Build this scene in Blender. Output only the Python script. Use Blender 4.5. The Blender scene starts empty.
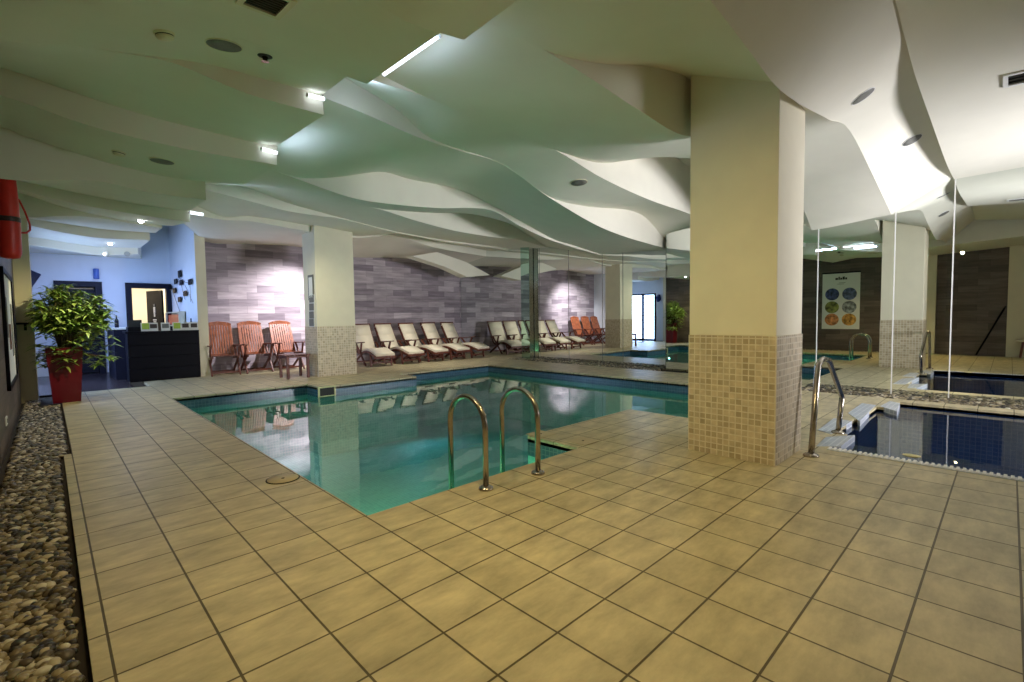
import bpy, bmesh, math, random
from mathutils import Vector, Matrix
from mathutils.bvhtree import BVHTree
random.seed(7)
S = bpy.context.scene
COL = S.collection
PI = math.pi

# ------------------------------------------------------------------ camera
FPX, CX, CY, EYE = 481.0, 512.0, 341.0, 1.2
yaw, pitch, roll = math.radians(45.98), math.radians(-2.9), math.radians(-0.77)
fw = Vector((math.cos(yaw)*math.cos(pitch), math.sin(yaw)*math.cos(pitch), math.sin(pitch)))
r0 = Vector((math.sin(yaw), -math.cos(yaw), 0)); u0 = r0.cross(fw)
rt = math.cos(roll)*r0 + math.sin(roll)*u0
up = -math.sin(roll)*r0 + math.cos(roll)*u0
EYEP = Vector((0, 0, EYE))
cam = bpy.data.cameras.new('camera'); camo = bpy.data.objects.new('camera', cam); COL.objects.link(camo)
cam.sensor_width = 36; cam.lens = FPX/1024*36; cam.clip_start = 0.02
camo.matrix_world = Matrix(((rt.x, up.x, -fw.x, 0), (rt.y, up.y, -fw.y, 0), (rt.z, up.z, -fw.z, EYE), (0, 0, 0, 1)))
S.camera = camo

def ray(x, y): return fw + rt*((x-CX)/FPX) - up*((y-CY)/FPX)
def onz(x, y, z=0.0):
    d = ray(x, y); return EYEP + d*((z-EYE)/d.z)
def onx(x, y, X):
    d = ray(x, y); return EYEP + d*(X/d.x)
def ony(x, y, Y):
    d = ray(x, y); return EYEP + d*(Y/d.y)
def online(x, y, A, B):
    """ray met with the vertical plane over the plan line A-B"""
    n = Vector((B[1]-A[1], A[0]-B[0], 0)); d = ray(x, y)
    t = (Vector((A[0], A[1], 0))-EYEP).dot(n)/d.dot(n)
    return EYEP + d*t

# ------------------------------------------------------------------ materials
MATS = {}
def new_mat(name):
    m = bpy.data.materials.new(name); m.use_nodes = True
    MATS[name] = m
    nt = m.node_tree; b = nt.nodes['Principled BSDF']
    return m, nt, b
def N(nt, t, **kw):
    n = nt.nodes.new(t)
    for k, v in kw.items():
        if k in n.inputs: n.inputs[k].default_value = v
        else: setattr(n, k, v)
    return n
def L(nt, a, ao, b, bi): nt.links.new(a.outputs[ao], b.inputs[bi])
def c4(c): return (c[0], c[1], c[2], 1)
def plain(name, col, rough=0.6, metal=0.0, var=0.12, scale=12.0, bump=0.0, spec=0.5):
    m, nt, b = new_mat(name)
    tc = N(nt, 'ShaderNodeTexCoord'); no = N(nt, 'ShaderNodeTexNoise', Scale=scale, Detail=4.0)
    L(nt, tc, 'Object', no, 'Vector')
    ra = N(nt, 'ShaderNodeValToRGB')
    ra.color_ramp.elements[0].position = .3; ra.color_ramp.elements[1].position = .7
    ra.color_ramp.elements[0].color = c4([max(0, v*(1-var)) for v in col])
    ra.color_ramp.elements[1].color = c4([min(1, v*(1+var)) for v in col])
    L(nt, no, 'Fac', ra, 'Fac'); L(nt, ra, 'Color', b, 'Base Color')
    b.inputs['Roughness'].default_value = rough; b.inputs['Metallic'].default_value = metal
    b.inputs['Specular IOR Level'].default_value = spec
    if bump:
        bp = N(nt, 'ShaderNodeBump', Strength=bump, Distance=.01); L(nt, no, 'Fac', bp, 'Height'); L(nt, bp, 'Normal', b, 'Normal')
    return m
def emit(name, col, strength):
    m, nt, b = new_mat(name)
    b.inputs['Base Color'].default_value = c4(col)
    b.inputs['Emission Color'].default_value = c4(col); b.inputs['Emission Strength'].default_value = strength
    return m
def tiles(name, c1, c2, mortar, bw, bh, msize, offset=0.0, loc=(0, 0, 0), rot=(0, 0, 0), rough=.5, mottle=.25, mscale=6.0, bump=.3, coords='Object', grain=None, bias=0.0, spec=0.5):
    m, nt, b = new_mat(name)
    tc = N(nt, 'ShaderNodeTexCoord'); mp = N(nt, 'ShaderNodeMapping')
    mp.inputs['Location'].default_value = loc; mp.inputs['Rotation'].default_value = rot
    L(nt, tc, coords, mp, 'Vector')
    br = N(nt, 'ShaderNodeTexBrick', offset=offset, squash=1.0)
    br.inputs['Scale'].default_value = 1.0
    br.inputs['Color1'].default_value = c4(c1); br.inputs['Color2'].default_value = c4(c2); br.inputs['Mortar'].default_value = c4(mortar)
    br.inputs['Mortar Size'].default_value = msize; br.inputs['Mortar Smooth'].default_value = .3
    br.inputs['Brick Width'].default_value = bw; br.inputs['Row Height'].default_value = bh; br.inputs['Bias'].default_value = bias
    L(nt, mp, 'Vector', br, 'Vector')
    no = N(nt, 'ShaderNodeTexNoise', Scale=mscale, Detail=6.0, Roughness=.65)
    if grain:
        g = N(nt, 'ShaderNodeMapping'); g.inputs['Scale'].default_value = grain; L(nt, mp, 'Vector', g, 'Vector'); L(nt, g, 'Vector', no, 'Vector')
    else: L(nt, tc, 'Object', no, 'Vector')
    mr = N(nt, 'ShaderNodeMapRange'); mr.inputs['From Min'].default_value = .25; mr.inputs['From Max'].default_value = .75
    mr.inputs['To Min'].default_value = 1-mottle; mr.inputs['To Max'].default_value = 1+mottle
    L(nt, no, 'Fac', mr, 'Value')
    mx = N(nt, 'ShaderNodeVectorMath', operation='SCALE'); L(nt, br, 'Color', mx, 0); L(nt, mr, 'Result', mx, 'Scale')
    L(nt, mx, 'Vector', b, 'Base Color')
    b.inputs['Roughness'].default_value = rough; b.inputs['Specular IOR Level'].default_value = spec
    if bump:
        iv = N(nt, 'ShaderNodeMath', operation='SUBTRACT'); iv.inputs[0].default_value = 1.0; L(nt, br, 'Fac', iv, 1)
        ad = N(nt, 'ShaderNodeMath', operation='MULTIPLY_ADD'); L(nt, no, 'Fac', ad, 0); ad.inputs[1].default_value = .25; L(nt, iv, 'Value', ad, 2)
        bp = N(nt, 'ShaderNodeBump', Strength=bump, Distance=.006); L(nt, ad, 'Value', bp, 'Height'); L(nt, bp, 'Normal', b, 'Normal')
    return m

T = 0.3067
GX, GY = 0.115, 2.081
M_floor = tiles('deck_tile', (.56, .485, .30), (.50, .43, .26), (.10, .075, .028), T, T, .0052, loc=(-GX, -GY, 0), rough=.42, mottle=.36, mscale=1.0, bump=.45, grain=(3.5, 8, 5))
M_plaster = plain('white_plaster', (.80, .775, .66), .85, var=.02, scale=3)
M_cream = plain('cream_paint', (.80, .74, .55), .8, var=.03, scale=4)
M_colpaint = plain('pale_yellow_paint', (.80, .75, .58), .8, var=.03, scale=4)
M_bluewall = plain('white_wall_paint', (.74, .80, .88), .8, var=.02, scale=4)
M_mosaicX = tiles('mosaic_beige', (.62, .52, .36), (.40, .32, .20), (.68, .61, .47), .05, .05, .005, rot=(PI/2, 0, 0), mottle=.15, mscale=20, rough=.4)
def wall_wood(name, c1, c2, mortar, rot, bw=.62, bh=.17):
    return tiles(name, c1, c2, mortar, bw, bh, .002, offset=.37, rot=rot, mottle=.4, mscale=2.2, grain=(.7, 6, 6), rough=.5, bump=.2)
M_lounge = wall_wood('grey_plank_tile', (.48, .42, .46), (.20, .165, .20), (.17, .14, .16), (-PI/2, 0, 0))
M_leftwood = wall_wood('brown_plank_tile', (.16, .125, .10), (.085, .066, .055), (.05, .04, .035), (-PI/2, 0, 0))
M_pooltile = tiles('pool_mosaic', (.34, .62, .58), (.27, .54, .52), (.45, .68, .64), .05, .05, .004, mottle=.1, rough=.5, bump=0, spec=.1)
M_pooltile2 = tiles('blue_pool_mosaic', (.26, .40, .60), (.18, .30, .50), (.45, .54, .66), .05, .05, .004, mottle=.1, rough=.3, bump=0)
M_band = tiles('shaded_blue_band_mosaic', (.055, .13, .19), (.04, .10, .16), (.11, .19, .25), .05, .05, .004, mottle=.15, rough=.25, bump=0)  # shade under the coping is put into this band's dark colour
M_coping = tiles('step_mosaic', (.48, .52, .58), (.36, .41, .50), (.66, .69, .72), .05, .05, .005, mottle=.1, rough=.3, bump=0)
M_steel = plain('brushed_steel', (.42, .38, .33), .22, 1.0, var=.12, scale=18)
M_chrome = plain('polished_chrome', (.7, .7, .7), .12, 1.0, var=.05)
M_teak = plain('teak_wood', (.26, .075, .03), .45, var=.35, scale=9)
M_teakd = plain('dark_teak_wood', (.13, .035, .02), .45, var=.3, scale=9)
M_cushion = plain('cream_canvas', (.88, .80, .62), .85, var=.04, scale=10, bump=.1)
M_black = plain('black_laminate', (.002, .002, .006), .5, var=.1, spec=.12)
M_navy = plain('dark_navy_paint', (.008, .009, .022), .5, var=.1, spec=.25)
M_darkwood = plain('dark_stained_wood', (.045, .026, .024), .35, var=.3, scale=6)
M_red = plain('red_lacquer', (.12, .002, .012), .3, var=.06)
M_redfoam = plain('red_vinyl', (.62, .03, .02), .35, var=.08)
M_leaf = plain('green_leaf', (.20, .32, .05), .45, var=.45, scale=14)
M_leaf2 = plain('pale_green_leaf', (.36, .46, .10), .45, var=.35, scale=14)
M_stem = plain('brown_stem', (.10, .07, .03), .8)
M_white = plain('white_plastic', (.80, .80, .78), .4, var=.02)
M_ivory = plain('ivory_plastic', (.72, .68, .45), .4, var=.03)
M_grey = plain('grey_metal_mesh', (.17, .17, .15), .6, var=.15, scale=90)
M_dark = plain('dark_slot', (.015, .015, .013), .6)
M_paper = plain('white_paper', (.82, .82, .78), .7, var=.02)
M_green = plain('lime_print', (.45, .60, .08), .6)
M_soil = plain('dark_soil', (.03, .022, .015), .9)
M_lidstone = plain('tan_plastic_lid', (.56, .47, .29), .5, var=.05)
M_yellow = plain('pale_yellow_plastic', (.75, .70, .35), .4)
M_woodfloor = tiles('dark_plank_floor', (.06, .045, .05), (.04, .03, .035), (.015, .012, .012), 1.2, .12, .003, offset=.4, mottle=.3, rough=.25, bump=.2)
M_glow = emit('cool_light_strip', (.80, .88, 1.0), 3.0)
M_lampw = emit('spot_lens', (.92, .95, 1.0), 40.0)
M_daylight = emit('daylit_glass', (.42, .60, 1.0), 7.0)
M_pooll = emit('pool_lamp_lens', (.45, 1.0, .55), 6.0)

m, nt, b = new_mat('mirror_glass'); b.inputs['Base Color'].default_value = (.80, .84, .82, 1); b.inputs['Metallic'].default_value = 1; b.inputs['Roughness'].default_value = 0.0
M_mirror = m
m, nt, b = new_mat('green_mirror_glass'); b.inputs['Base Color'].default_value = (.40, .60, .52, 1); b.inputs['Metallic'].default_value = 1; b.inputs['Roughness'].default_value = 0.03
M_mirror2 = m
def water(name, tint, bumpk):
    m, nt, b = new_mat(name); nt.nodes.remove(b)
    out = nt.nodes['Material Output']
    tr = N(nt, 'ShaderNodeBsdfTransparent'); tr.inputs['Color'].default_value = c4(tint)
    gl = N(nt, 'ShaderNodeBsdfGlossy'); gl.inputs['Roughness'].default_value = .015; gl.inputs['Color'].default_value = (.95, .97, 1, 1)
    fr = N(nt, 'ShaderNodeFresnel'); fr.inputs['IOR'].default_value = 1.55
    mx = N(nt, 'ShaderNodeMixShader')
    tc = N(nt, 'ShaderNodeTexCoord'); no = N(nt, 'ShaderNodeTexNoise', Scale=2.4, Detail=2.0)
    L(nt, tc, 'Object', no, 'Vector')
    bp = N(nt, 'ShaderNodeBump', Strength=bumpk, Distance=.02); L(nt, no, 'Fac', bp, 'Height')
    L(nt, bp, 'Normal', gl, 'Normal'); L(nt, bp, 'Normal', fr, 'Normal')
    L(nt, fr, 'Fac', mx, 'Fac'); L(nt, tr, 'BSDF', mx, 1); L(nt, gl, 'BSDF', mx, 2); L(nt, mx, 'Shader', out, 'Surface')
    return m
M_water = water('pool_water', (.50, .87, .84), .08)
M_water2 = water('blue_pool_water', (.38, .52, .72), .05)

# pebbles: colour per pebble island
m, nt, b = new_mat('pebbles')
ge = N(nt, 'ShaderNodeNewGeometry'); ra = N(nt, 'ShaderNodeValToRGB'); ra.color_ramp.interpolation = 'CONSTANT'
cols = [(0, (.035, .03, .025)), (.25, (.10, .08, .05)), (.5, (.20, .16, .09)), (.7, (.33, .27, .16)), (.86, (.50, .43, .30)), (.95, (.62, .57, .45))]
els = ra.color_ramp.elements
els[0].position = 0; els[0].color = c4(cols[0][1]); els[1].position = .95; els[1].color = c4(cols[-1][1])
for p, c in cols[1:-1]:
    e = els.new(p); e.color = c4(c)
L(nt, ge, 'Random Per Island', ra, 'Fac'); L(nt, ra, 'Color', b, 'Base Color'); b.inputs['Roughness'].default_value = .4
M_pebble = m

# ------------------------------------------------------------------ mesh helpers
class MB:
    def __init__(s): s.bm = bmesh.new()
    def face(s, pts):
        vs = [s.bm.verts.new(p) for p in pts]
        return s.bm.faces.new(vs)
    def box(s, c, size, rot=None, bev=0.0):
        bm2 = bmesh.new(); bmesh.ops.create_cube(bm2, size=1)
        for v in bm2.verts: v.co = Vector((v.co.x*size[0], v.co.y*size[1], v.co.z*size[2]))
        if bev: bmesh.ops.bevel(bm2, geom=list(bm2.edges), offset=bev, segments=2, affect='EDGES', profile=.5)
        mt = Matrix.Translation(Vector(c))
        if rot is not None: mt = mt @ rot.to_4x4()
        s.merge(bm2, mt); return s
    def merge(s, bm2, mt=Matrix.Identity(4)):
        mp = {}
        for v in bm2.verts: mp[v] = s.bm.verts.new(mt @ v.co)
        for f in bm2.faces:
            nf = s.bm.faces.new([mp[v] for v in f.verts]); nf.smooth = f.smooth
        bm2.free()
    def bb(s, x0, x1, y0, y1, z0, z1, bev=0.0): return s.box(((x0+x1)/2, (y0+y1)/2, (z0+z1)/2), (x1-x0, y1-y0, z1-z0), None, bev)
    def bar(s, p, q, w, h, bev=0.0, side=Vector((1, 0, 0))):
        p = Vector(p); q = Vector(q); d = q-p; ln = d.length; d.normalize()
        x = side - d*side.dot(d)
        if x.length < 1e-4: x = Vector((0, 1, 0)) - d*d.y
        x.normalize(); y = d.cross(x)
        R = Matrix((x, y, d)).transposed()
        return s.box((p+q)/2, (w, h, ln), R, bev)
    def tube(s, pts, r, n=12, cap=True):
        pts = [Vector(p) for p in pts]; rings = []; prev = None
        for i, p in enumerate(pts):
            a = pts[max(0, i-1)]; c = pts[min(len(pts)-1, i+1)]; d = (c-a).normalized()
            if prev is None:
                x = Vector((1, 0, 0)) if abs(d.x) < .9 else Vector((0, 1, 0))
            else: x = prev
            x = (x - d*x.dot(d)).normalized(); prev = x; y = d.cross(x)
            rr = r[i] if isinstance(r, (list, tuple)) else r
            rings.append([s.bm.verts.new(p + (x*math.cos(2*PI*k/n)+y*math.sin(2*PI*k/n))*rr) for k in range(n)])
        for a, c in zip(rings, rings[1:]):
            for k in range(n):
                f = s.bm.faces.new((a[k], a[(k+1) % n], c[(k+1) % n], c[k])); f.smooth = True
        if cap:
            s.bm.faces.new(list(reversed(rings[0]))); s.bm.faces.new(rings[-1])
        return s
    def lathe(s, prof, n=24, mt=Matrix.Identity(4)):
        rings = []
        for (r, z) in prof:
            rings.append([s.bm.verts.new(mt @ Vector((r*math.cos(2*PI*k/n), r*math.sin(2*PI*k/n), z))) for k in range(n)])
        for a, c in zip(rings, rings[1:]):
            for k in range(n):
                f = s.bm.faces.new((a[k], a[(k+1) % n], c[(k+1) % n], c[k])); f.smooth = True
        s.bm.faces.new(list(reversed(rings[0]))); s.bm.faces.new(rings[-1]); return s
    def sweep(s, pts, w, th, bev=0):
        """profile line (y,z) thickened downwards by th, extruded over x +-w/2"""
        n = len(pts); V = []
        nor = []
        for i in range(n):
            a = Vector(pts[max(0, i-1)]); c = Vector(pts[min(n-1, i+1)]); d = (c-a).normalized(); nor.append(Vector((-d.y, d.x)))
        for sx in (-w/2, w/2):
            V.append(([s.bm.verts.new((sx, p[0], p[1])) for p in pts], [s.bm.verts.new((sx, p[0]-nn.x*th, p[1]-nn.y*th)) for p, nn in zip(pts, nor)]))
        (a0, b0), (a1, b1) = V
        for i in range(n-1):
            f = s.bm.faces.new((a0[i], a0[i+1], a1[i+1], a1[i])); f.smooth = True
            f = s.bm.faces.new((b0[i], b1[i], b1[i+1], b0[i+1])); f.smooth = True
            s.bm.faces.new((a0[i], b0[i], b0[i+1], a0[i+1])); s.bm.faces.new((a1[i], a1[i+1], b1[i+1], b1[i]))
        s.bm.faces.new((a0[0], a1[0], b1[0], b0[0])); s.bm.faces.new((a0[-1], b0[-1], b1[-1], a1[-1])); return s
    def build(s, name, mat, parent=None, loc=None, mt=None, fix=True):
        if mt is not None: bmesh.ops.transform(s.bm, matrix=mt, verts=s.bm.verts)
        if fix: bmesh.ops.recalc_face_normals(s.bm, faces=s.bm.faces)
        me = bpy.data.meshes.new(name)
        if parent is None and loc is not None:
            for v in s.bm.verts: v.co -= Vector(loc)
        s.bm.to_mesh(me); s.bm.free()
        for mm in (mat if isinstance(mat, (list, tuple)) else [mat]): me.materials.append(mm)
        o = bpy.data.objects.new(name, me); COL.objects.link(o)
        if parent is not None: o.parent = parent
        elif loc is not None: o.location = loc
        return o
def tag(o, label=None, cat=None, group=None, kind=None):
    if label: o['label'] = label
    if cat: o['category'] = cat
    if group: o['group'] = group
    if kind: o['kind'] = kind
    return o
def thing(name, label, cat, loc=(0, 0, 0), rz=0.0, group=None):
    o = bpy.data.objects.new(name, None); COL.objects.link(o); o.empty_display_size = .1
    o.location = loc; o.rotation_euler = (0, 0, rz)
    return tag(o, label, cat, group)
def struct(name, mb, mat, loc=None):
    return tag(mb.build(name, mat, None, loc), kind='structure')
def dup(root, loc=None, rz=None, label=None):
    r = root.copy(); COL.objects.link(r)
    if loc is not None: r.location = loc
    if rz is not None: r.rotation_euler = (0, 0, rz)
    if label: r['label'] = label
    for ch in list(root.children):
        c = ch.copy(); COL.objects.link(c); c.parent = r
        for g in list(ch.children):
            d = g.copy(); COL.objects.link(d); d.parent = c
    return r

# ------------------------------------------------------------------ plan
XL = -0.33            # left wall
XM = 9.95             # far mirror wall
XR = 8.85             # right mirror wall
YL = 12.75            # lounge wall
YB = -3.2             # wall behind the camera
ZT = 3.95
WZ = -0.17            # water level of the main pool
ZP = -1.25
main_cells = [(1.355, 3.43, 2.69, 3.34), (1.355, 3.43, 3.34, 8.45), (1.355, 3.43, 8.45, 9.05),
              (3.43, 5.3, 3.34, 8.45), (5.3, 5.42, 2.45, 8.45), (5.42, 7.95, 2.45, 8.45), (5.42, 7.95, 8.45, 9.1)]
right_cells = [(4.93, 5.62, -2.9, 1.08), (5.62, 6.45, -2.9, 1.18), (6.45, 7.5, -2.9, 1.14), (7.5, 8.1, -2.9, .98)]
def inside(cells, x, y): return any(a < x < b and c < y < d for a, b, c, d in cells)

# floor with the two pool openings
def grid_floor():
    xs = sorted({.06, GX, 8.3, 8.35, 9.35, 9.9, XM+.05, XR+.05} | {v for c in main_cells+right_cells for v in c[:2]})
    ys = sorted({YB, 5.94, YL, 11.1, 2.3} | {v for c in main_cells+right_cells for v in c[2:]})
    mb = MB()
    for x0, x1 in zip(xs, xs[1:]):
        for y0, y1 in zip(ys, ys[1:]):
            x, y = (x0+x1)/2, (y0+y1)/2
            if inside(main_cells, x, y) or inside(right_cells, x, y): continue
            if x < GX and y > 5.94: continue
            if y > 11.1 and x < 1.12: continue
            if y < 2.3 and x > 8.35: continue          # pebble strip
            if y > 2.3 and y < 9.9 and x > 9.35: continue
            mb.face([(x0, y0, 0), (x1, y0, 0), (x1, y1, 0), (x0, y1, 0)])
    bmesh.ops.remove_doubles(mb.bm, verts=mb.bm.verts, dist=1e-4)
    r = bmesh.ops.extrude_face_region(mb.bm, geom=list(mb.bm.faces))
    for v in r['geom']:
        if isinstance(v, bmesh.types.BMVert): v.co.z -= .06
    return struct('floor', mb, M_floor)
grid_floor()
mb = MB(); mb.bb(XL-.1, GX+.05, YB, 11.1, -.12, -.035); mb.bb(8.3, XM+.1, YB, 10, -.12, -.035)
struct('floor', mb, M_soil)
mb = MB(); mb.bb(XL-.1, 1.12, 11.1, 18.2, -.06, 0); mb.bb(1.12, 2.4, YL, 18.2, -.06, 0); struct('floor', mb, M_woodfloor, (0, 11.1, 0))

def basin(name, cells, depth, wz, mwall, mband):
    mb = MB()
    xs = sorted({v for c in cells for v in c[:2]}); ys = sorted({v for c in cells for v in c[2:]})
    def cell(i, j): return 0 <= i < len(xs)-1 and 0 <= j < len(ys)-1 and inside(cells, (xs[i]+xs[i+1])/2, (ys[j]+ys[j+1])/2)
    fl = []
    for i in range(len(xs)-1):
        for j in range(len(ys)-1):
            if not cell(i, j): continue
            x0, x1, y0, y1 = xs[i], xs[i+1], ys[j], ys[j+1]
            mb.face([(x0, y0, depth), (x1, y0, depth), (x1, y1, depth), (x0, y1, depth)]); fl.append((x0, x1, y0, y1))
            for (ok, a, b) in ((cell(i-1, j), (x0, y1), (x0, y0)), (cell(i+1, j), (x1, y0), (x1, y1)), (cell(i, j-1), (x0, y0), (x1, y0)), (cell(i, j+1), (x1, y1), (x0, y1))):
                if ok: continue
                mb.face([(a[0], a[1], depth), (b[0], b[1], depth), (b[0], b[1], wz-.03), (a[0], a[1], wz-.03)])
                f = mb.face([(a[0], a[1], wz-.03), (b[0], b[1], wz-.03), (b[0], b[1], -.03), (a[0], a[1], -.03)]); f.material_index = 1
    o = mb.build(name, [mwall, mband], fix=False); tag(o, kind='structure')
    w = MB()
    for (x0, x1, y0, y1) in fl: w.face([(x0, y0, wz), (x1, y0, wz), (x1, y1, wz), (x0, y1, wz)])
    bmesh.ops.remove_doubles(w.bm, verts=w.bm.verts, dist=1e-4)
    return w
def boxmap(mat):
    """give a tile material coordinates that follow each face's own plane"""
    nt = mat.node_tree
    tc = [n for n in nt.nodes if n.type == 'TEX_COORD'][0]; mp = [n for n in nt.nodes if n.type == 'MAPPING'][0]
    for l in list(nt.links):
        if l.to_node == mp: nt.links.remove(l)
    g = N(nt, 'ShaderNodeNewGeometry'); sn = N(nt, 'ShaderNodeSeparateXYZ'); L(nt, g, 'True Normal', sn, 'Vector')
    so = N(nt, 'ShaderNodeSeparateXYZ'); L(nt, g, 'Position', so, 'Vector')
    def absn(o):
        a = N(nt, 'ShaderNodeMath', operation='ABSOLUTE'); L(nt, sn, o, a, 0)
        c = N(nt, 'ShaderNodeMath', operation='GREATER_THAN'); L(nt, a, 'Value', c, 0); c.inputs[1].default_value = .6; return c
    ax = absn('X'); az = absn('Z')
    mu = N(nt, 'ShaderNodeMix', data_type='FLOAT'); L(nt, ax, 'Value', mu, 'Factor')
    nt.links.new(so.outputs['X'], mu.inputs[2]); nt.links.new(so.outputs['Y'], mu.inputs[3])
    mv = N(nt, 'ShaderNodeMix', data_type='FLOAT'); L(nt, az, 'Value', mv, 'Factor')
    nt.links.new(so.outputs['Z'], mv.inputs[2]); nt.links.new(so.outputs['Y'], mv.inputs[3])
    cb = N(nt, 'ShaderNodeCombineXYZ'); nt.links.new(mu.outputs[0], cb.inputs['X']); nt.links.new(mv.outputs[0], cb.inputs['Y'])
    L(nt, cb, 'Vector', mp, 'Vector'); mp.inputs['Rotation'].default_value = (0, 0, 0)
for mm in (M_mosaicX, M_pooltile, M_pooltile2, M_band, M_coping, M_lounge, M_leftwood): boxmap(mm)

w = basin('floor', main_cells, ZP, WZ, M_pooltile, M_band)
tag(w.build('pool_water', M_water, None, (3, 6, WZ), fix=False), 'still turquoise water of the large main pool', 'water', kind='stuff')
w = basin('floor', right_cells, -.95, -.055, M_pooltile2, M_pooltile2)
tag(w.build('pool_water', M_water2, None, (6.5, -1, -.055), fix=False), 'dark blue water of the small pool at right', 'water', kind='stuff')

# stepped mosaic coping blocks of the small pool, overflow edge
for k, q in enumerate([[(816, 446), (826, 437), (855, 435), (841, 446)], [(818, 430), (834, 418), (852, 421), (831, 434)],
                       [(848, 413), (862, 403), (876, 405), (860, 421)], [(880, 406), (890, 401), (900, 403), (897, 411)]]):
    pts = [onz(x, y, .004) for x, y in q]; mb = MB(); bm = mb.bm
    f = mb.face(pts); r = bmesh.ops.extrude_face_region(bm, geom=[f])
    for v in r['geom']:
        if isinstance(v, bmesh.types.BMVert): v.co.z -= .1
    struct('trim_%d' % (k+2), mb, M_coping)
mb = MB()
y = 1.08
mb.bb(4.85, 4.93, -2.9, 1.08, -.05, .006)
grate = struct('trim_6', mb, plain('overflow_channel', (.55, .58, .62), .4))
mb = MB()
while y > -1.6:
    mb.bb(4.86, 4.95, y-.02, y, .0, .012, .003); y -= .036
struct('trim_7', mb, M_white)

# ------------------------------------------------------------------ walls
mb = MB(); mb.bb(XL-.2, XL, YB-.2, 10.9, -.12, ZT); struct('wall_left', mb, M_leftwood)
mb = MB(); mb.bb(XL, 6.3, YB-.2, YB, -.1, ZT); mb.bb(7.9, 9.95, YB-.2, YB, -.1, ZT); mb.bb(6.3, 7.9, YB-.2, YB, -.1, .75); mb.bb(6.3, 7.9, YB-.2, YB, 2.05, ZT); struct('wall_back', mb, M_cream)
mb = MB()
for (a0, a1, z0, z1) in ((6.3, 6.38, .75, 2.05), (7.82, 7.9, .75, 2.05), (6.3, 7.9, .75, .83), (6.3, 7.9, 1.97, 2.05)): mb.bb(a0, a1, YB-.15, YB+.03, z0, z1)
struct('window_1', mb, M_white)
mb = MB(); mb.bb(6.3, 7.9, YB-.2, YB-.15, .75, 2.05); struct('window_2', mb, emit('window_glass', (.88, .93, 1.0), 1.5))
mb = MB(); mb.bb(2.52, XM+.3, YL, YL+.2, -.06, ZT); struct('wall_lounge', mb, M_lounge)
mb = MB(); mb.bb(2.34, 2.52, 12.1, 15.1, 0, ZT); struct('wall_partition', mb, M_bluewall)
mb = MB(); mb.bb(2.335, 2.525, 12.08, 12.10, 0, ZT); struct('trim_8', mb, M_cream)
mb = MB(); mb.bb(XM+.02, XM+.2, 4.8, YL, -.12, ZT); mb.bb(9.64, XM+.2, 2.35, 4.8, -.12, ZT); mb.bb(XR+.02, 9.62, YB, 2.3, -.12, ZT)
struct('wall_right', mb, M_plaster)
# reception back wall with two openings
YR = 15.0
def zpx(x, y, Y): return ony(x, y, Y).z
dl0, dl1 = ony(56, 290, YR).x, ony(100, 290, YR).x
dr0, dr1 = ony(127, 290, YR).x, ony(170, 290, YR).x
dt = ony(140, 284, YR).z
mb = MB()
xs = [XL-.2, dl0, dl1, dr0, dr1, 2.34]
for i in (0, 2, 4): mb.bb(xs[i], xs[i+1], YR, YR+.15, 0, ZT)
for i in (1, 3): mb.bb(xs[i], xs[i+1], YR, YR+.15, dt, ZT)
struct('wall_reception', mb, M_bluewall)
mb = MB(); mb.bb(XL-.2, XL, 10.9, 11.35, 0, ZT); mb.bb(XL-.2, XL, 12.95, YR+.15, 0, ZT); mb.bb(XL-.2, XL, 11.35, 12.95, 2.2, ZT)
struct('wall_entrance', mb, M_bluewall)
# rooms behind
mb = MB(); mb.bb(dl0-.4, 2.6, 18.0, 18.15, 0, 2.6); mb.bb(2.5, 2.6, 15.15, 18, 0, 2.6); mb.bb(dl1+.15, dl1+.25, 15.15, 18, 0, 2.6); mb.bb(dl0-.5, dl0-.4, 15.15, 18, 0, 2.6); mb.bb(dl0-.4, 2.6, 15.15, 18, 2.55, 2.65)
struct('wall_corridor', mb, M_plaster)

# pilasters on the left wall
def pilaster(y0, y1, x1, label):
    mb = MB(); mb.bb(XL, x1, y0, y1, -.04, ZT-.1, .006)
    o = mb.build('pilaster', M_cream, None, (XL, (y0+y1)/2, 0)); o['kind'] = 'structure'
pilaster(10.55, 10.9, -.14, '')
pilaster(1.45, 1.85, -.20, '')
pilaster(-.75, .05, -.22, '')

# ------------------------------------------------------------------ columns
def column(x0, x1, y0, y1, zm, label):
    r = thing('column', label, 'column', ((x0+x1)/2, (y0+y1)/2, 0), group='square columns')
    w, d = x1-x0, y1-y0
    a = MB(); a.bb(-w/2, w/2, -d/2, d/2, zm, 3.6, .004); a.build('shaft', M_colpaint, r)
    a = MB(); a.bb(-w/2-.006, w/2+.006, -d/2-.006, d/2+.006, 0, zm, .004); o = a.build('mosaic_cladding', M_mosaicX, r)
    o['label'] = 'beige mosaic tile cladding'
    return r
column(4.05, 4.70, 1.25, 1.95, 1.02, 'big near square column, pale yellow over beige mosaic, between the pools')
column(4.0, 4.83, 9.9, 10.54, 1.05, 'far square column with small notices, beside the teak side table')

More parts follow.
